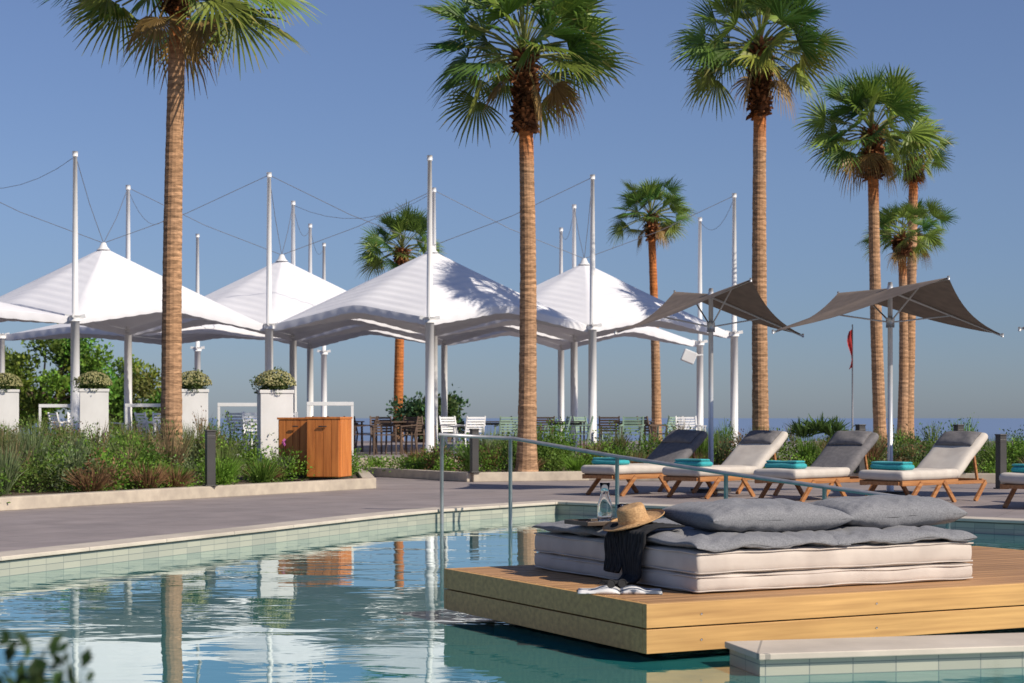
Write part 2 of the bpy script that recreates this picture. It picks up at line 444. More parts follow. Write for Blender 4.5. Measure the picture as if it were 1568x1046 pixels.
bm=bmesh.new(); bm.from_mesh(ob.data); bmesh.ops.recalc_face_normals(bm,faces=bm.faces); bm.to_mesh(ob.data); bm.free()

# ------------------------------------------------------------------ beds and terrace
bedL=[(-16,5.0),(-12,12.4),(-6.46,22.6),(-4.45,26.3),(-2.37,29.7),(-2.75,33.2),(-3.25,36.2),(-15,38.5),(-24,30)]
bedR=[(-3.0,36.4),(-.74,32.8),(1.43,33.6),(6,32.6),(14,31.2),(22,30),(22,36),(9,37.5),(0,38.6)]
def curb(name,pts,h=.17,w=.22):
    mb=MB()
    for i in range(len(pts)-1):
        a=Vector((*pts[i],.15+h/2));b=Vector((*pts[i+1],.15+h/2)); d=(b-a).normalized()
        mb.beam(a-d*(.0 if i else .05),b+d*.02*(i+1),w,h+.002*i)
    return mb.obj(name,[M_curb],bevel=.012)
curb('planter_curb',[(-12,12.4),(-6.46,22.6),(-4.45,26.3),(-2.37,29.7),(-2.75,33.2),(-3.3,36.6)])
curb('planter_curb',[(-3.0,36.4),(-.74,32.8),(1.43,33.6),(6,32.6),(14,31.2),(22,30)])
sheet('planting_soil',[bedL],.27,M_soil); sheet('planting_soil',[bedR],.27,M_soil)
TZ=.5
sheet('terrace_floor',[[(-58,39.0),(-15,38.3),(-9,37.4),(-3.3,36.6),(0,38.2),(9,37.2),(22,36),(58,36),(58,63.9),(-58,63.9)]],TZ,M_deck)
wall_strip('terrace_edge',[(-58,39.0),(-15,38.3),(-9,37.4),(-3.3,36.6),(0,38.2),(9,37.2),(22,36),(58,36)],.14,TZ,M_curb,closed=False)

PAL=[(.12,.215,.035),(.16,.25,.05),(.18,.22,.08),(.085,.15,.035),(.27,.15,.085),(.18,.33,.045),(.28,.21,.12),(.20,.25,.13)]
def plant_bed(name,poly,count,front,xlim,hscale=1.0,density=1.0):
    Vs=[];Cs=[]; k=0; tries=0
    x0,x1=xlim; y0=min(p[1] for p in poly); y1=max(p[1] for p in poly)
    while k<count and tries<count*60:
        tries+=1
        x=random.uniform(x0,x1); y=random.uniform(y0,y1)
        if abs(x)>.31*y+.6 or not inpoly(x,y,poly): continue
        dmin=min(segdist(x,y,front[i],front[i+1]) for i in range(len(front)-1))
        if dmin<.22: continue
        k+=1
        hs=hscale*(.42 if dmin<.7 else (.65 if dmin<1.6 else .9))*random.uniform(.6,1.3)
        patch=noise.noise(Vector((x*.6,y*.4,3)))
        r=random.random()
        if patch>.18: ci=random.choice([4,6,2,4,7])
        elif patch<-.12: ci=random.choice([5,1,5,0])
        else: ci=random.choice([0,1,2,3,5,7,0])
        if dmin<.6: ci=random.choice([5,5,1,4,0,5])
        col=PAL[ci]
        if (ci in (4,6,2,7) and r<.65) or r<.15:
            V,C=tuft((x,y,.26),.68*hs+.14,int(280*density),.36,.0055,col,.35)
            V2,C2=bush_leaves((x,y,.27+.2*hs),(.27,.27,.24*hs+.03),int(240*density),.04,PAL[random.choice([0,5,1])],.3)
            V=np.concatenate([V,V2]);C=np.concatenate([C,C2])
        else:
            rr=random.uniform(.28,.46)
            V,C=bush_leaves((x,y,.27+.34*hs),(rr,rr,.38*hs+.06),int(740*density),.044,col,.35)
            if r>.6:
                V2,C2=tuft((x,y,.45*hs+.2),.5*hs,60,.25,.0045,PAL[random.choice([2,5,6,7])],.3)
                V=np.concatenate([V,V2]);C=np.concatenate([C,C2])
        Vs.append(V);Cs.append(C)
    V=np.concatenate(Vs); V[:,:,2]=np.maximum(V[:,:,2],.2)
    quads(name,V,np.concatenate(Cs),M_leaf)
plant_bed('shrub_bed',bedL,225,[(-12,12.4),(-6.46,22.6),(-4.45,26.3),(-2.37,29.7),(-2.75,33.2),(-3.25,36.2)],(-13,-2.3),1.18)
plant_bed('shrub_bed',bedR,190,[(-3.0,36.4),(-.74,32.8),(1.43,33.6),(6,32.6),(14,31.2)],(-3,12),1.1,.8)

# ------------------------------------------------------------------ palms
def palm(x,y,zb,zc,rb,rt,RC,nf,seed,xt=None,skirt=.9,boots=.9,nseg=22,dry=.08,orange=.5,droop=0.0):
    rd=random.Random(seed)
    xt=x if xt is None else xt
    e=empty('palm_tree',(x,y,zb))
    H=zc-zb; n=16; step=.055; K=int(H/step); vs=[];fs=[];cs=[]
    sway=rd.uniform(-.12,.12)
    def axis(t): return Vector((x+(xt-x)*t+math.sin(t*math.pi)*sway*.5, y, zb+H*t))
    jit=0; tilt=0
    for i in range(K+1):
        t=i/K; c=axis(t)
        r=rt+(rb-rt)*(1-t)**1.2 + rb*.30*math.exp(-t*H/.35)
        if i%3==0: jit=rd.uniform(-.02,.02); tilt=rd.uniform(-.02,.02)
        r*=1+jit+(.014 if i%2 else -.008)
        for k in range(n):
            a=2*math.pi*k/n
            rr=r*(1+.025*noise.noise(Vector((math.cos(a)*2,math.sin(a)*2,i*.35+seed))))
            vs.append((c.x+rr*math.cos(a),c.y+rr*math.sin(a),c.z+tilt*math.cos(a+i*.1)))
    top=max(0,1-(skirt+boots*orange)/H)
    for i in range(K):
        t=i/K
        g=min(1,max(0,(t-top+.06)/.08))
        mott=.5+.5*noise.noise(Vector((t*H*1.3,seed*3.3,0)))
        lo=Vector((.44,.295,.195)).lerp(Vector((.50,.30,.165)),mott); hi=Vector((.54,.20,.065))
        c=lo.lerp(hi,g)*(.84+.26*rd.random()) if i%2 else lo.lerp(hi,g)*(.70+.2*rd.random())
        if t>1-(skirt)/H: c=Vector((.20,.10,.05))
        for k in range(n):
            k2=(k+1)%n; fs.append((i*n+k,i*n+k2,(i+1)*n+k2,(i+1)*n+k)); cs.append(c*(.90+.2*rd.random()))
    V=np.array([[vs[j] for j in f] for f in fs]); C=np.array([tuple(c) for c in cs])
    V[:,:]-=np.array([x,y,zb])
    B=[];BC=[]
    nb=int(210*skirt)
    for i in range(nb):
        z=H-skirt*(i/nb)**.9-.05; a=i*2.399+rd.uniform(-.2,.2); t=z/H
        c=axis(t)-Vector((x,y,zb)); r=rt*1.15
        o=Vector((math.cos(a),math.sin(a),0)); s=Vector((-o.y,o.x,0))
        p=c+o*r*.8; L_=.15+.15*rd.random()*(1-i/nb*.4); tip=p+o*L_*.75+Vector((0,0,L_*rd.uniform(-.6,.9)))
        w1=.055;w2=.025
        B.append([p-s*w1,p+s*w1,tip+s*w2,tip-s*w2]); q=rd.uniform(.6,1.7); BC.append((.28*q,.13*q,.06*q))
        B.append([p-s*w1+Vector((0,0,-.05)),p-s*w1+Vector((0,0,.04)),tip-s*w2+Vector((0,0,.02)),tip-s*w2-Vector((0,0,.02))]); BC.append((.19*q,.09*q,.045*q))
    B=np.array([[tuple(p) for p in f] for f in B])
    quads('trunk',np.concatenate([V,B]),np.concatenate([C,np.array(BC)]),M_bark,e)
    Q=[];QC=[]
    ctr=Vector((xt-x,0,H))
    for i in range(nf):
        f=(i+.5)/nf
        dryf = f>1-dry*rd.uniform(.5,1.5)
        el=RAD(86-(108+droop)*f**.85)+rd.uniform(-.18,.18)
        if dryf: el-=RAD(rd.uniform(8,35))
        a=i*2.39996+rd.uniform(-.35,.35)
        hd=Vector((math.cos(a),math.sin(a),0)); sd=Vector((-hd.y,hd.x,0))
        Lp=RC*rd.uniform(.42,.68)*(1.0 if f>.15 else .75); Lb=RC*rd.uniform(.38,.50)*(1 if f>.1 else .9)
        if dryf: Lp*=.65; Lb*=.8
        d0=hd*math.cos(el)+Vector((0,0,math.sin(el)))
        el2=el-RAD(4+10*max(0,math.cos(el)))
        d1=hd*math.cos(el2)+Vector((0,0,math.sin(el2)))
        p0=ctr+Vector((0,0,-.22*f*min(skirt,1))); p1=p0+d0*Lp*.5; p2=p1+d1*Lp*.5
        if dryf: base=Vector((.34,.21,.085))*rd.uniform(.6,1.1)
        else:
            base=Vector((.06,.14,.03)).lerp(Vector((.24,.32,.06)),rd.random()**1.5)*rd.uniform(.75,1.2)
            if f>.75: base=base.lerp(Vector((.30,.26,.06)),rd.uniform(0,.55))
        pet=Vector((.32,.33,.12)) if not dryf else Vector((.34,.22,.10))
        wp=.016*RC/1.9+.006
        for (A,Bp) in ((p0,p1),(p1,p2)):
            Q.append([A-sd*wp,A+sd*wp,Bp+sd*wp*.8,Bp-sd*wp*.8]); QC.append(tuple(pet))
            up=Vector((0,0,wp))
            Q.append([A-up,A+up,Bp+up*.8,Bp-up*.8]); QC.append(tuple(pet*.8))
        roll=rd.uniform(-1.1,1.1)
        el3=el2-RAD(rd.uniform(-4,20)); dd=hd*math.cos(el3)+Vector((0,0,math.sin(el3)))
        nn=sd.cross(dd) ; nn=-nn if nn.z<0 else nn
        s2=(sd*math.cos(roll)+nn*math.sin(roll)).normalized(); n2=dd.cross(s2); n2=-n2 if n2.z<0 else n2
        span=RAD(rd.uniform(72,105)); dphi=2*span/nseg
        for k in range(nseg):
            ph=-span+dphi*(k+.5)
            dv=dd*math.cos(ph)+s2*math.sin(ph)
            tv=-dd*math.sin(ph)+s2*math.cos(ph)
            Ls=Lb*(.66+.34*math.cos(ph*.75))*rd.uniform(.82,1.1)
            cup=(.22*abs(math.sin(ph)) if f<.6 else .02)
            dr=rd.uniform(.02,.13)+.10*f+(.25 if dryf else 0)
            a0=p2+dv*Ls*.04
            a1=p2+dv*Ls*.48 + n2*(cup*Ls*.35)
            a2=p2+dv*Ls*.76 + n2*(cup*Ls*.6)- Vector((0,0,Ls*dr*.3))
            a3=p2+dv*Ls*(1.0-dr*.15) + n2*(cup*Ls*.8)- Vector((0,0,Ls*dr*.95))
            w1=Ls*.48*math.tan(dphi/2)*.85; w2=w1*.60; w3=.002
            fold=n2*(w1*.7*(1 if k%2 else -1))
            c=base*rd.uniform(.75,1.25)
            if f>.45 and not dryf and rd.random()<.4: tipc=c.lerp(Vector((.42,.32,.13)),.5)
            else: tipc=c*1.05
            Q.append([a0-tv*.006,a0+tv*.006,a1+tv*w1+fold,a1-tv*w1-fold]); QC.append(tuple(c))
            Q.append([a1-tv*w1-fold,a1+tv*w1+fold,a2+tv*w2,a2-tv*w2]); QC.append(tuple(c))
            Q.append([a2-tv*w2,a2+tv*w2,a3+tv*w3,a3-tv*w3]); QC.append(tuple(tipc))
    quads('crown',np.array([[tuple(p) for p in f] for f in Q]),np.array(QC),M_palm,e)

palm(-5.70,30,.25,8.72,.185,.135,2.30,54,1,xt=-5.57,skirt=.6,dry=.10,droop=8)
palm(.27,33.5,.25,8.22,.18,.125,2.10,60,2,xt=.22,skirt=1.5,orange=.35)
palm(5.28,38,.3,9.3,.18,.13,1.90,56,3,xt=5.27,skirt=1.5,orange=.4)
palm(8.65,42,.3,8.10,.155,.12,1.80,54,4,xt=8.45,skirt=1.1)
palm(10.9,49.5,.3,8.5,.17,.12,1.25,34,5,xt=11.1,skirt=.6)
palm(10.0,46,.3,6.0,.14,.10,1.15,30,15,xt=10.0,skirt=.5)
palm(11.3,51,.3,6.6,.14,.10,1.3,30,16,xt=11.4,skirt=.5)
palm(4.85,60,.3,8.15,.17,.12,1.60,46,6,xt=4.65,skirt=.8,orange=2.2)
palm(-3.95,62,.3,7.2,.18,.14,1.75,46,7,xt=-3.8,skirt=.7,orange=6)

# ------------------------------------------------------------------ masts & tensile canopies
mast_xy={'a':(-9.41,38.6),'b':(-9.47,44.2),'c':(-9.81,55.9),'d':(-5.68,41.9),'e':(-5.79,47.4),'f':(-5.97,53.0),'g':(-6.17,58.8),
 'h':(-1.80,39.2),'i':(-1.95,44.7),'j':(1.48,54.1),'k':(1.67,48.2),'l':(1.90,42.3),'m':(5.38,51.3),'n':(5.68,45.8),'o':(-9.62,50.0),'p':(-13.3,41.4),'q':(-13.4,47.0)}
for k,(x,y) in mast_xy.items():
    mb=MB()
    mb.tube([(0,0,0),(0,0,.02)],[.17,.17],16); mb.tube([(0,0,.0),(0,0,2.95)],[.10,.095],16)
    mb.tube([(0,0,2.9),(0,0,3.02)],[.125,.125],16)
    if k!='q':
        mb.tube([(0,0,3.0),(0,0,4.6),(0,0,6.5)],[.068,.062,.045],12)
        mb.tube([(0,0,6.45),(0,0,6.56)],[.06,.06],12)
    for a in range(4):
        t=a*math.pi/2; mb.beam((.11*math.cos(t),.11*math.sin(t),3.0),(.22*math.cos(t),.22*math.sin(t),3.02),.02,.08)
    mb.obj('canopy_mast',[M_white],(x,y,TZ))
mb=MB(); mb.tube([(0,0,0),(0,0,3.0)],.09,14); mb.tube([(0,0,2.9),(0,0,3.02)],.12,14); mb.obj('canopy_post',[M_white],(-1.9,50.3,TZ))
def canopy(near,left,far,right,pz,ez=3.50,arch=.40,hang=True):
    P=[near,right,far,left]
    cx=sum(p[0] for p in P)/4; cy=sum(p[1] for p in P)/4
    mb=MB(); top=[]
    C=[Vector((p[0]+(cx-p[0])*.03,p[1]+(cy-p[1])*.03,ez)) for p in P]
    pk=Vector((cx,cy,pz)); nt=24; ns=44
    for q in range(4):
        A=C[q];B=C[(q+1)%4]
        vs=[];fs=[]
        for i in range(ns+1):
            s=i/ns
            for j in range(nt+1):
                t=j/nt
                E=A.lerp(B,t)
                inn=(4*t*(1-t))
                E=E+(Vector((cx,cy,0))-Vector((E.x,E.y,0)))*(.05*inn)
                # straight edge battens meeting at mid-span
                m_=1-abs(2*t-1)
                E.z=ez+arch*(m_ if m_<.82 else .82+.09*(1-((1-m_)/.18)**2))
                p=pk.lerp(E,s)
                p.z=E.z+(pk.z-E.z)*((1-s)**1.02)
                p.z+=.030*abs(math.sin(s*math.pi*11))*min(1,inn*1.6)*(.35+.65*s)
                vs.append(p)
        for i in range(ns):
            for j in range(nt):
                fs.append((i*(nt+1)+j,(i+1)*(nt+1)+j,(i+1)*(nt+1)+j+1,i*(nt+1)+j+1))
        mb.add(vs,fs,0,True)
        base=vs[-(nt+1):]; sub=4; vv=[];ff=[]
        for j in range(nt*sub+1):
            u=j/sub; j0=min(int(u),nt-1); p=base[j0].lerp(base[j0+1],u-j0)
            out_=Vector((p.x-cx,p.y-cy,0)).normalized()
            dz=.15+.012*abs(math.sin(j*math.pi/8)); k=.006*math.sin(j*.785)
            vv+=[p+Vector((0,0,.012)),p-Vector((0,0,dz*.5))+out_*(k+.02),p-Vector((0,0,dz))+out_*(k+.01)]
        for j in range(nt*sub):
            ff.append((3*j,3*j+1,3*j+4,3*j+3)); ff.append((3*j+1,3*j+2,3*j+5,3*j+4))
        mb.add(vv,ff,0,True)
        if hang:
            tip=Vector((P[q][0],P[q][1],TZ+6.5))
            m=(tip+pk)/2-Vector((0,0,.05))
            mb.tube([pk+Vector((0,0,.1)),m,tip],.0075,5,1,False)
        mb.tube([C[q]-Vector((0,0,.05)),Vector((P[q][0],P[q][1],ez-.02))],.015,6,1,False)
    mb.lathe([(.0,.12),(.05,.11),(.10,.0),(.16,-.06)],14,2,c=tuple(pk))
    return mb.obj('tensile_canopy',[M_fabric,M_cable,M_white])
m=mast_xy
canopy(m['a'],m['p'],m['b'],m['d'],5.27)
canopy(m['d'],m['b'],m['e'],m['i'],5.27)
canopy(m['h'],m['d'],m['i'],m['l'],5.25)
canopy(m['l'],m['i'],m['k'],m['n'],5.24)
canopy(m['i'],m['e'],(-1.9,50.3),m['k'],4.8,hang=False)
canopy(m['e'],m['o'],m['f'],(-1.9,50.3),4.8,hang=False)
canopy(m['b'],m['q'],m['o'],m['e'],4.3,hang=False,arch=.15)
canopy((-13.2,36),(-17,39),m['p'],m['a'],4.3,hang=False,arch=.15)
canopy(m['k'],(-1.9,50.3),m['j'],m['m'],4.8,hang=False)
mb=MB()
for a,b in (('b','o'),('e','f'),('f','g'),('k','j'),('n','m'),('p','a'),('e','i')):
    A=Vector((*m[a],TZ+6.45));B=Vector((*m[b],TZ+6.45)); pts=[A.lerp(B,t)-Vector((0,0,4*t*(1-t)*.5)) for t in np.linspace(0,1,9)]
    mb.tube(pts,.006,5,0,False)
mb.obj('stay_cables',[M_cable])
for (x,y) in ((5.30,50.9),):
    mb=MB(); mb.beam((-.40,0,-.02),(-.05,0,-.16),.28,.34); mb.beam((-.05,0,-.05),(.18,0,-.05),.05,.05)
    mb.obj('loudspeaker',[M_white],(x-.05,y,TZ+2.65),bevel=.02)

# ------------------------------------------------------------------ sunshade umbrellas
def umbrella(x,y,zc,zl,zh,half,ang):
    mb=MB(); c=Vector((0,0,zc)); ca,sa=math.cos(ang),math.sin(ang)
    lowR=Vector((half*ca,half*sa,zl)); lowL=Vector((-half*ca,-half*sa,zl))
    hN=Vector((half*.86*sa,-half*.86*ca,zh)); hF=Vector((-half*.86*sa,half*.86*ca,zh))
    cor=[lowL,hN,lowR,hF]
    for q in range(4):
        A=cor[q];B=cor[(q+1)%4]; n=10; vs=[];fs=[]
        for i in range(n+1):
            for j in range(n+1):
                s=i/n;t=j/n; E=A.lerp(B,t); E=E+(Vector((0,0,E.z))-E)*(.10*4*t*(1-t))
                p=c.lerp(E,s); p.z-=.07*4*t*(1-t)*s*(1-s*.3)
                vs.append(p)
        for i in range(n):
            for j in range(n): fs.append((i*(n+1)+j,(i+1)*(n+1)+j,(i+1)*(n+1)+j+1,i*(n+1)+j+1))
        mb.add(vs,fs,0,True)
    for A in cor:
        d=Vector((0,0,-.025)); mb.tube([c+d*2,A+d],[.018,.012],6,1)
        mid=c.lerp(A,.55)+d; mb.tube([Vector((0,0,zc-.52)),mid],.013,6,1)
        mb.tube([A-Vector((0,0,.04)),A+Vector((0,0,.02))],.02,6,1)
    mb.tube([(0,0,0),(0,0,zc+.06)],[.042,.036],14,1); mb.tube([(0,0,zc-.6),(0,0,zc-.45)],.065,14,1)
    mb.tube([(0,0,zc-.06),(0,0,zc+.09)],[.06,.03],14,1)
    mb.tube([(0,0,0),(0,0,.06)],[.32,.32],24,2); mb.tube([(0,0,.06),(0,0,.35)],.055,14,1)
    mb.obj('patio_umbrella',[M_taupe,M_pole,M_dark],(x,y,.15))
umbrella(3.13,28.2,3.12,2.50,3.25,1.62,.33)
umbrella(5.74,27.2,3.14,2.46,3.18,1.95,.30)
umbrella(8.95,25.6,3.10,2.42,3.10,1.95,.30)

# ------------------------------------------------------------------ loungers
def lounger(x,y,rz,backmat,k):
    mb=MB(); W=.33
    for s in (-1,1):
        mb.beam((0,s*W,.285),(1.32,s*W,.285),.045,.07,0)
        mb.beam((1.32,s*W,.27),(2.02,s*W,.27),.045,.05,0)
        mb.beam((.42,s*(W+.03),.29),(.12,s*(W+.03),0),.04,.06,0)
        mb.beam((.95,s*(W+.03),.29),(1.22,s*(W+.03),0),.04,.06,0)
        mb.beam((1.98,s*(W+.03),.27),(1.72,s*(W+.03),0),.04,.06,0)
        mb.beam((1.22,s*(W-.05),.33),(1.98,s*(W-.05),.80),.04,.05,0)
        mb.beam((1.80,s*(W-.05),.68),(1.90,s*(W-.05),.28),.03,.04,0)
    for xx in (.0,.65,1.3,2.0): mb.beam((xx,-W+.023,.285),(xx,W-.023,.285),.05,.05,0)
    for i in range(11): mb.beam((.08+i*.115,-W+.023,.315),(.08+i*.115,W-.023,.315),.06,.018,0)
    mb.rbox((.66,0,.39),(1.36,.72,.135),.045,None,1,seg=12,bulge=.012,wr=.010,seed=k)
    ang=-RAD(36); M=Matrix.Rotation(ang,3,'Y')
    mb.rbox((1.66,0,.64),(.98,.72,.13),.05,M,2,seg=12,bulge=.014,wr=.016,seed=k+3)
    M2=Matrix.Rotation(-RAD(36),3,'Y')
    mb.pillow((1.84,0,.875),.32,.62,.12,M2,3,n=18,wr=.006,seed=k)
    ob=mb.obj('sun_lounger',[M_teak,M_lcream,backmat,M_lgrey_shade],(x,y,.15),rz,bevel=.004)
    mb=MB(); mb.rbox((0,0,.045),(.26,.56,.085),.04,None,0,seg=8,bulge=.012,wr=.012,seed=k)
    mb.rbox((-.015,.0,.10),(.20,.54,.03),.014,None,0,seg=8,bulge=.004,wr=.012,seed=k+4)
    c,s=math.cos(rz),math.sin(rz); lx=.26
    mb.obj('folded_towel',[M_teal],(x+lx*c,y+lx*s,.15+.455),rz+random.uniform(-.06,.06))
for i,(x,y,bm_) in enumerate(((1.30,26.9,M_lgrey_shade),(2.46,26.0,M_lcream),(3.66,24.95,M_lgrey_shade),(5.0,24.3,M_lcream),(6.55,22.9,M_lgrey_shade))):  # grey backs: umbrella shade put into the cushion colour
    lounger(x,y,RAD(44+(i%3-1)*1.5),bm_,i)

# ------------------------------------------------------------------ handrail
mb=MB()
rail=[(-.92,22.5,1.11),(.03,22.5,1.06),(1.25,21.3,.86),(2.4,20.1,.70),(3.4,19.5,.57),(4.45,19,.43),(4.6,18.9,.30)]
mb.tube(rail,.024,12)
for p in ((-.88,22.45,1.1),(-.02,22.3,1.05),(1.25,21.3,.85),(2.4,20.1,.69),(3.4,19.5,.56),(4.6,18.9,.3)):
    mb.tube([p,(p[0],p[1],-1.2)],.024,12)
mb.obj('pool_handrail',[M_steel])
for x,y,z,h in ((-4.42,26.25,.32,.80),(-.69,32.75,.32,.78),(6.3,32.4,.32,.86),(7.95,31.9,.32,.86),(8.05,29.5,.15,.88)):
    mb=MB(); mb.box((0,0,h/2),(.13,.13,h)); mb.box((0,0,h+.012),(.15,.15,.024)); mb.box((0,-.0,h*.9),(.134,.134,.05)); mb.box((0,0,.01),(.18,.18,.02))
    mb.obj('bollard_light',[M_dark],(x,y,z),.4,bevel=.006)

# ------------------------------------------------------------------ tall planters with clipped shrubs
def planter(x,y,ztop,zb,w,rz=.25):
    mb=MB(); h=ztop-zb
    mb.box((0,0,h/2),(w,w,h)); 
    for sx,sy,dx,dy in ((0,1,w+.03,.05),(0,-1,w+.03,.05),(1,0,.05,w-.07),(-1,0,.05,w-.07)):
        mb.box((sx*(w/2-.01),sy*(w/2-.01),h+.03),(dx,dy,.06))
    mb.box((0,0,h+.005),(w-.1,w-.1,.03),mi=1)
    e=empty('potted_shrub',(x,y,zb))
    o=mb.obj('planter_box',[M_planter,M_soil],(0,0,0),rz,bevel=.008,parent=e)
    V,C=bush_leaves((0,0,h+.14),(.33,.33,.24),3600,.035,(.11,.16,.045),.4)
    V[:,:,2]=np.maximum(V[:,:,2],h+.0)
    n=900; d=unit(rng.normal(size=(n,3))); d[:,2]=abs(d[:,2]); p=np.array([0,0,h+.14])+d*np.array([.36,.36,.27])
    a=unit(rng.normal(size=(n,3)))*.018; b=unit(np.cross(a,d))*.018
    V2=np.stack([p-a,p+b,p+a,p-b],1); C2=np.tile(np.array([.50,.46,.24]),(n,1))
    quads('shrub',np.concatenate([V,V2]),np.concatenate([C,C2]),M_leaf,e)
planter(-4.10,31,1.74,.3,.56)
planter(-6.06,34,1.80,.3,.54)
planter(-8.40,36,1.84,.3,.56)
planter(-10.75,38,1.86,.3,.56)
for x,y in ((-3.35,33.0),(-5.35,35.2),(-7.55,37),(-9.75,38.6)):
    mb=MB(); w=.86
    mb.beam((-w/2,0,1.12),(w/2,0,1.12),.06,.07); mb.beam((-w/2,0,.12),(w/2,0,.12),.04,.05)
    for s in (-1,1): mb.box((s*(w/2-.025),0,.56),(.05,.05,1.12))
    mb.obj('terrace_railing',[M_white],(x,y,.46),.15,bevel=.004)

# ------------------------------------------------------------------ teak service cabinets
mb=MB()
def cab(cx,cy,w,d,h,z0):
    mb.box((cx,cy,z0+.03),(w-.06,d-.06,.06),mi=1)
    mb.box((cx,cy,z0+h/2+.05),(w-.02,d-.02,h-.06))
    n=4
    for i in range(n):
        x=cx-w/2+w*(i+.5)/n
        mb.box((x,cy-d/2,z0+h/2+.04),(w/n-.008,.03,h-.1))
    for i in range(3):
        yy=cy-d/2+d*(i+.5)/3+.01
        mb.box((cx+w/2,yy,z0+h/2+.04),(.03,d/3-.01,h-.1)); mb.box((cx-w/2,yy,z0+h/2+.04),(.03,d/3-.01,h-.1))
    mb.box((cx,cy,z0+h+.01),(w+.05,d+.05,.035))
cab(-.36,.25,.50,.50,.98,0); cab(.28,-.02,.56,.55,1.04,-.05)
mb.box((-.3,-.055,.86),(.10,.02,.02),mi=1); mb.box((.28,-.33,.86),(.14,.02,.02),mi=1)
mb.obj('teak_service_cabinet',[M_cab,M_dark],(-3.28,29.6,.32),-.25,bevel=.004)

# ------------------------------------------------------------------ terrace furniture
def chair(x,y,rz,material,sc=1.0,z=TZ):
    mb=MB()
    for sx in (-1,1):
        mb.beam((sx*.25,-.24,0),(sx*.24,-.22,.62),.03,.03); mb.beam((sx*.25,.27,0),(sx*.23,.20,.45),.03,.03)
        mb.beam((sx*.23,.20,.45),(sx*.23,.30,.86),.03,.03); mb.beam((sx*.25,-.25,.63),(sx*.25,.25,.66),.045,.025)
    for i in range(6): mb.box((0,-.2+.08*i,.445),(.46,.06,.02))
    for i in range(6):
        zz=.52+.06*i; mb.box((0,.215+.018*i,zz),(.45,.016,.042))
    mb.obj('slatted_armchair',[material],(x,y,z),rz,scale=sc)
def table(x,y,material,w=.8,h=.73,z=TZ):
    mb=MB(); mb.box((0,0,h),(w,w,.03))
    for sx in (-1,1):
        for sy in (-1,1): mb.box((sx*(w/2-.05),sy*(w/2-.05),h/2),(.04,.04,h))
    mb.box((0,0,h-.05),(w-.1,.03,.05)); mb.obj('dining_table',[material],(x,y,z),random.uniform(-.3,.3))
rd=random.Random(3)
for x,y,mt in ((-3.3,40,M_brownch),(-2.85,39.6,M_brownch),(-2.5,40.4,M_brownch),(-2.1,41.0,M_brownch),(-1.3,41.2,M_white),(-.95,40.2,M_white),
  (-.1,40.8,M_greench),(.35,41.5,M_brownch),(1.0,40.6,M_greench),(1.55,41,M_greench),(2.3,41.8,M_brownch),(2.75,41.1,M_greench),(3.3,41.9,M_brownch),
  (.75,43,M_brownch),(1.9,44.5,M_greench),(3.6,43,M_greench),(-4.3,42,M_brownch),(-3.7,43.5,M_brownch),(4.0,40.5,M_white),(4.25,41.5,M_white)):
    chair(x,y,rd.uniform(-3,3),mt)
for x,y,rz in ((-5.15,36.6,.5),(-5.6,37.8,2.5),(-7.4,38.4,.3),(-7.9,39.5,2.2),(-9.6,40,.4),(-10.2,41,2.2),(-4.8,38.6,3.0),(-8.9,39.3,1.2)):
    chair(x,y,rz,M_white,1.1)
for x,y,mt in ((-2.7,41,M_brownch),(-.5,41.4,M_dark),(1.3,42,M_dark),(2.9,42.7,M_dark),(-5.2,37.8,M_white),(-7.7,40,M_white),(-4,42.6,M_brownch),(-9.9,41.6,M_white)):
    table(x,y,mt)

# ------------------------------------------------------------------ background trees & plants
def broadleaf(name,x,y,zb,H,R,n,seed,col=(.13,.20,.05)):
    rd=random.Random(seed); e=empty(name,(x,y,zb)); mb=MB()
    mb.tube([(0,0,0),(.1,0,H*.3),(.0,.1,H*.55)],[.16,.13,.09],10)
    Vs=[];Cs=[]
    for i in range(n):
        a=rd.uniform(0,6.283); r=R*rd.random()**.5; z=H*rd.uniform(.35,.92)*(1-.25*r/R)
        p=(r*math.cos(a),r*math.sin(a),z)
        mb.tube([(0,0,H*.3),(p[0]*.5,p[1]*.5,(H*.35+z)/2),p],[.06,.04,.015],6)
        rr=rd.uniform(.35,.7)
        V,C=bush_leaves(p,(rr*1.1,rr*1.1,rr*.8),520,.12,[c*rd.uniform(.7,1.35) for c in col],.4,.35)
        Vs.append(V);Cs.append(C)
    mb.obj('limbs',[mat('bark',(.10,.07,.05),rough=.9)],parent=e)
    quads('leaves',np.concatenate(Vs),np.concatenate(Cs),M_leaf,e)
broadleaf('broadleaf_tree',-15.5,59,-.2,5.3,2.0,30,1,(.17,.28,.05))
broadleaf('broadleaf_tree',-18.3,61,-.2,4.9,1.9,26,2,(.15,.24,.05))
broadleaf('broadleaf_tree',-13.3,61,-.5,4.4,1.5,20,3,(.19,.28,.06))
broadleaf('garden_shrub',-3.05,60,.4,1.75,.5,7,4,(.07,.11,.05))
broadleaf('garden_shrub',-2.2,60,.4,1.6,.45,6,5,(.07,.11,.05))
Vs=[];Cs=[]
for cx,cz in ((0,1.0),(-.28,.9),(.25,.92)):
    V,C=tuft((cx,0,cz-.3),.42,70,.42,.022,(.10,.17,.05),.4,.35); Vs.append(V);Cs.append(C)
o=quads('yucca_plant',np.concatenate(Vs),np.concatenate(Cs),M_leaf); o.location=(5.65,33.0,.35)
mb=MB(); mb.tube([(0,0,0),(.01,0,.35),(.0,0,.55)],.004,5,1)
for i in range(9):
    a=i*2.4; mb.add([(0,0,.5+.01*i),(.035*math.cos(a),.035*math.sin(a),.53+.01*i),(0.02*math.cos(a+.6),.02*math.sin(a+.6),.56+.01*i)],[(0,1,2)],0)
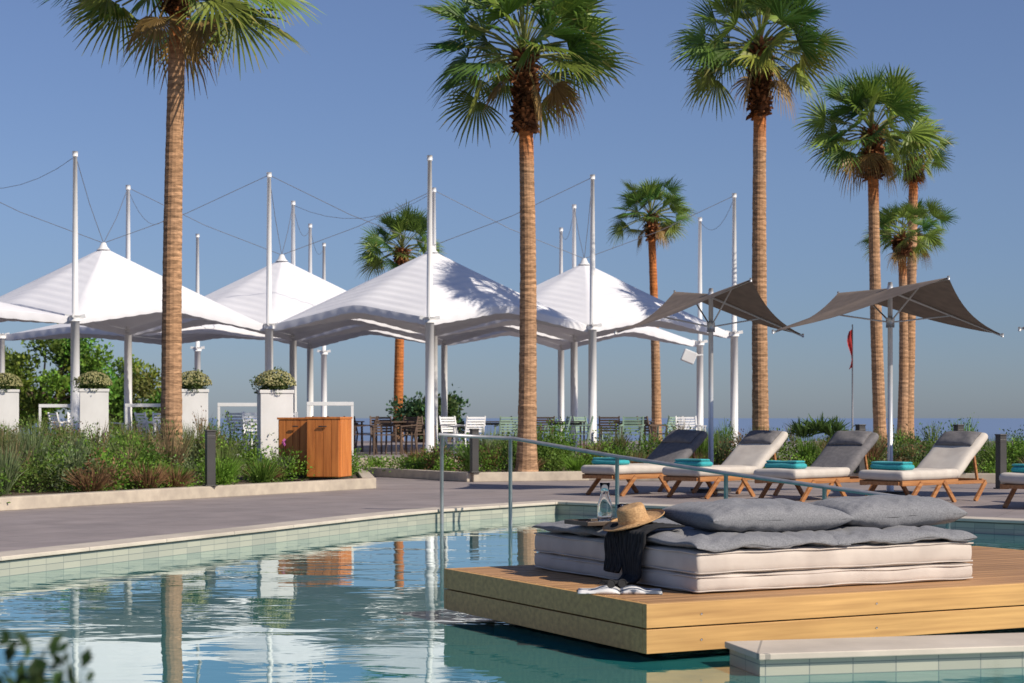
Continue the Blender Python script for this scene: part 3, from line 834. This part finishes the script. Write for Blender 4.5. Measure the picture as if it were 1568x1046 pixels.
mb.obj('flowering_plant',[M_flower,M_leaf],(-3.72,29.2,.35))
mb=MB(); mb.tube([(0,0,0),(0,0,3.95)],[.03,.02],8,0)
vs=[];fs=[]
for i in range(9):
    for j in range(5):
        vs.append((.0-.045*j*(.6+.4*math.sin(i*.8)),.04*math.sin(j*2+i*.6),3.8-i*.16-.02*j))
for i in range(8):
    for j in range(4): fs.append((i*5+j,(i+1)*5+j,(i+1)*5+j+1,i*5+j+1))
mb.add(vs,fs,1,True); mb.obj('flagpole',[M_cable,M_red],(11.4,60,TZ))

# ------------------------------------------------------------------ floating daybed platform
PX,PY=.723,9.63; pang=math.atan2(.456,.89)
LX,LY=4.6,2.58
mb=MB()
for k,(z0,z1) in enumerate(((.05,.180),(.188,.318))):
    zc=(z0+z1)/2; h=z1-z0
    mb.box((LX/2,.02,zc),(LX,.04,h)); mb.box((.02,LY/2,zc),(.04,LY-.084,h)) 
    mb.box((LX/2,LY-.02,zc),(LX,.04,h)); mb.box((LX-.02,LY/2,zc),(.04,LY-.084,h))
nb=21; bw=(LY-.09)/nb
for i in range(nb):
    mb.box((LX/2,.045+bw*(i+.5),.306),(LX-.09,bw-.010,.024),mi=1)
mb.box((LX/2,LY/2,.16),(LX-.5,LY-.5,.26),mi=2)
mb.box((LX/2,LY/2,-.5),(LX-.7,LY-.7,1.1),mi=2)
for xx in (.35,1.55,2.75,3.95):
    for zz in (.11,.25):
        mb.lathe([(0,-.0005),(.005,-.0005),(.006,.002)],8,3,c=(xx,-.002,zz),M=Matrix.Rotation(RAD(90),3,'X'))
M_sup=mat('submerged_plinth',(.02,.16,.15),(.015,.12,.12),rough=.5)
mb.obj('daybed_platform',[M_plat,M_plattop,M_sup,M_steel],(PX,PY,0),pang,bevel=.004)

dx,dy=1.052-PX,10.16-PY
ca,sa=math.cos(pang),math.sin(pang)
mx0=dx*ca+dy*sa; my0=-dx*sa+dy*ca
ML,MW=2.02,1.98
mb=MB()
for (y0,y1) in ((0,.80),(.806,MW)):
    for (z0,z1,sd) in ((.322,.425,1),(.427,.560,2)):
        mb.rbox((mx0+ML/2,my0+(y0+y1)/2,(z0+z1)/2),(ML,y1-y0,z1-z0),.028,None,0,seg=30,bulge=.006,wr=.009,wscale=4,seed=sd+y0*5)
        for zz in (z0+.012,z1-.012):
            a,b=mx0-.004,mx0+ML+.004; c,d=my0+y0-.003,my0+y1+.003; r=.02
            pts=[]
            for (xx,yy,t0) in ((a+r,c+r,math.pi),(b-r,c+r,1.5*math.pi),(b-r,d-r,0),(a+r,d-r,.5*math.pi)):
                for q in range(4): 
                    t=t0+q*math.pi/6; pts.append((xx+r*math.cos(t),yy+r*math.sin(t),zz))
            pts.append(pts[0]); 
            dense=[]
            for q in range(len(pts)-1):
                P0=Vector(pts[q]);P1=Vector(pts[q+1]); ns_=max(1,int((P1-P0).length/.08))
                for u in range(ns_): dense.append(P0.lerp(P1,u/ns_))
            dense.append(Vector(pts[0]))
            dense=[p+noise.noise_vector(Vector((p.x*4+(sd+y0*5)*7.3,p.y*4,p.z*4)))*.009 for p in dense]
            mb.tube(dense,.0045,6,0,False)
mb.obj('daybed_mattress',[M_cream],(PX,PY,0),pang)
mb=MB()
def soft(cx,cy,w,l,h,z,seed,M=None,wr=.010): mb.pillow((mx0+cx,my0+cy,z),w,l,h,M,0,n=64,wr=wr,seed=seed,pinch=.02,full=.34,hang=.02)
soft(.52,.42,1.08,.90,.080,.600,1); soft(1.50,.42,1.06,.90,.080,.602,2)
soft(.40,1.40,.86,1.14,.085,.605,3); soft(1.42,1.38,1.25,1.14,.085,.604,4)
mb.obj('grey_topper_pad',[M_grey],(PX,PY,0),pang)
for (cx,cy,w_,l_,h_,ry,rz_,sd) in ((.76,.52,1.04,.60,.185,.012,.02,5),(1.74,.54,.92,.58,.19,-.012,-.02,6)):
    mb=MB(); M=Matrix.Rotation(rz_,3,'Z')@Matrix.Rotation(.05,3,'X')@Matrix.Rotation(ry,3,'Y')
    mb.pillow((mx0+cx,my0+cy,.722),w_,l_,h_,M,0,n=70,wr=.008,seed=sd,pinch=.05,full=.40)
    mb.obj('grey_pillow',[M_grey],(PX,PY,0),pang)

def plat(px,py): return (PX+px*ca-py*sa, PY+px*sa+py*ca)
mb=MB(); M=(Matrix.Rotation(RAD(8),3,'X')@Matrix.Rotation(RAD(-16),3,'Y'))
prof=[(.195,.012),(.197,.006),(.19,.003),(.14,-.008),(.098,.004),(.092,.012),(.090,.05),(.086,.085),(.078,.098),(.03,.092),(.0,.088)]
mb.lathe(prof,40,0,M=M)
mb.lathe([(.0945,.010),(.0935,.03)],40,0,M=M)
x,y=plat(mx0+.06,my0+.80)
mb.obj('straw_hat',[M_straw,M_black],(x,y,.69))
def cloth(name,cx,w,prof,material,amp,seed,thick=.006):
    mb=MB(); n=40; K=len(prof); vs=[];fs=[]
    dense=[]
    for i in range(K-1):
        for t in np.linspace(0,1,8,endpoint=False): dense.append(Vector(prof[i]).lerp(Vector(prof[i+1]),t))
    dense.append(Vector(prof[-1]))
    for i,p in enumerate(dense):
        f=i/len(dense); ww=w*(.75+.25*math.sin(f*5+seed))
        for j in range(n+1):
            u=j/n-.5
            k=amp*math.sin(u*26+1.2*math.sin(f*4+seed))+.5*amp*noise.noise(Vector((u*9,f*6,seed)))
            vs.append((p.x-abs(k)-.004, cx+u*ww+.03*math.sin(f*5), p.z+abs(k)*.6))
    for i in range(len(dense)-1):
        for j in range(n): fs.append((i*(n+1)+j,(i+1)*(n+1)+j,(i+1)*(n+1)+j+1,i*(n+1)+j+1))
    mb.add(vs,fs,0,True)
    o=mb.obj(name,[material],(PX,PY,0),pang); s=o.modifiers.new('s','SOLIDIFY'); s.thickness=thick
    return o
cloth('black_shawl',my0+.62,.36,[(mx0+.22,0,.665),(mx0+.05,0,.660),(mx0-.025,0,.625),(mx0-.038,0,.5),(mx0-.045,0,.37),(mx0-.09,0,.338),(mx0-.2,0,.332)],M_black,.024,1)
cloth('black_shawl',my0+.84,.20,[(mx0+.15,0,.67),(mx0+.0,0,.658),(mx0-.04,0,.58),(mx0-.05,0,.45),(mx0-.07,0,.38)],M_black,.02,4)
mb=MB()
for s in (-1,1):
    vs=[];fs=[]; n=10
    for layer in (0,1):
        for i in range(n+1):
            t=i/n; xx=s*.24*t; zz=.004+.022*math.sin(min(1,t*1.6)*math.pi)*(1-.4*t)*(1-layer)+.003*(1-layer)
            for yy in (-.145,.145): vs.append((xx,yy,zz if not layer else .001))
    for i in range(n): fs.append((2*i,2*i+2,2*i+3,2*i+1)); o_=2*(n+1); fs.append((o_+2*i,o_+2*i+1,o_+2*i+3,o_+2*i+2)); fs.append((2*i,o_+2*i,o_+2*i+2,2*i+2))
    fs.append((2*n,2*n+2*(n+1),2*n+1+2*(n+1),2*n+1))
    mb.add(vs,fs,0,True)
x,y=.62,10.30
mb.obj('open_magazine',[M_paper],(x,y,.32),-.05)
mb=MB()
for s in (-1,1):
    pts=[(s*.035+.026*math.cos(t),0.0,.026+.022*math.sin(t)) for t in np.linspace(0,2*math.pi,17)]
    mb.tube(pts,.0035,6,0,False)
    mb.add([(s*.035+.024*math.cos(t),0,.026+.02*math.sin(t)) for t in np.linspace(0,2*math.pi,17)[:-1]],[tuple(range(16))],0)
    mb.tube([(s*.062,0,.032),(s*.064,.07,.03),(s*.06,.13,.012)],.003,6)
mb.tube([(-.01,0,.03),(0,0,.034),(.01,0,.03)],.003,6)
mb.obj('sunglasses',[M_black],(.60,10.27,.345),.4)
tx,ty=plat(mx0+.10,my0+1.22)
mb=MB(); mb.box((0,0,.008),(.42,.30,.014))
for sx,sy,dx_,dy_ in ((0,1,.42,.012),(0,-1,.42,.012),(1,0,.012,.276),(-1,0,.012,.276)):
    mb.box((sx*.204,sy*.144,.018),(dx_,dy_,.02))
M_tray=mat('dark_wood_tray',(.10,.07,.05),(.06,.04,.03),rough=.5,scale=(3,40,40))
mb.obj('serving_tray',[M_tray],(tx,ty,.650),pang,bevel=.003)
def vessel(name,x,y,prof):
    mb=MB(); mb.lathe(prof,32); mb.obj(name,[M_glass],(x,y,.666),weld=True)
vessel('glass_carafe',tx+.0,ty+.0,[(.0,.004),(.042,.004),(.047,.03),(.047,.11),(.03,.16),(.024,.19),(.034,.245),(.031,.245),(.021,.19),(.027,.16),(.043,.11),(.043,.03),(.038,.012),(0,.012)])
vessel('drinking_glass',tx+.11,ty-.02,[(0,.003),(.030,.003),(.035,.11),(.032,.11),(.027,.014),(0,.014)])
vessel('drinking_glass',tx+.13,ty+.07,[(0,.003),(.030,.003),(.035,.11),(.032,.11),(.027,.014),(0,.014)])

# ------------------------------------------------------------------ stone ledge in the pool in front of the daybed
lang=math.atan2(.34,1.48)
mb=MB(); mb.box((3.0,.24,.105),(6.0,.52,.035)); mb.obj('pool_ledge_coping',[M_coping],(1.25,9.12,0),lang,bevel=.006)
A=Vector((1.265,9.145)); ex=Vector((math.cos(lang),math.sin(lang))); ey=Vector((-ex.y,ex.x))
loop=[tuple(A+ex*0.0+ey*.45),tuple(A),tuple(A+ex*5.95),tuple(A+ex*5.95+ey*.45)]
wall_strip('pool_ledge',loop,-1.2,.09,M_tile)

# ------------------------------------------------------------------ foreground shrubs on the near bank (out of focus)
def fore(x,y,top,n,r,seed):
    V1,C1=bush_leaves((x,y,top-.14),(r,r*.7,.14),n,.026,(.06,.11,.035),.4)
    V2,C2=tuft((x,y,.15),top-.17,60,r*.8,.005,(.08,.09,.04),.3,.05)
    quads('foreground_shrub',np.concatenate([V1,V2]),np.concatenate([C1,C2]),M_leaf)
fore(-.69,2.5,1.03,230,.06,1); fore(-.62,2.5,1.0,190,.06,4); fore(.645,2.4,.995,40,.02,3)
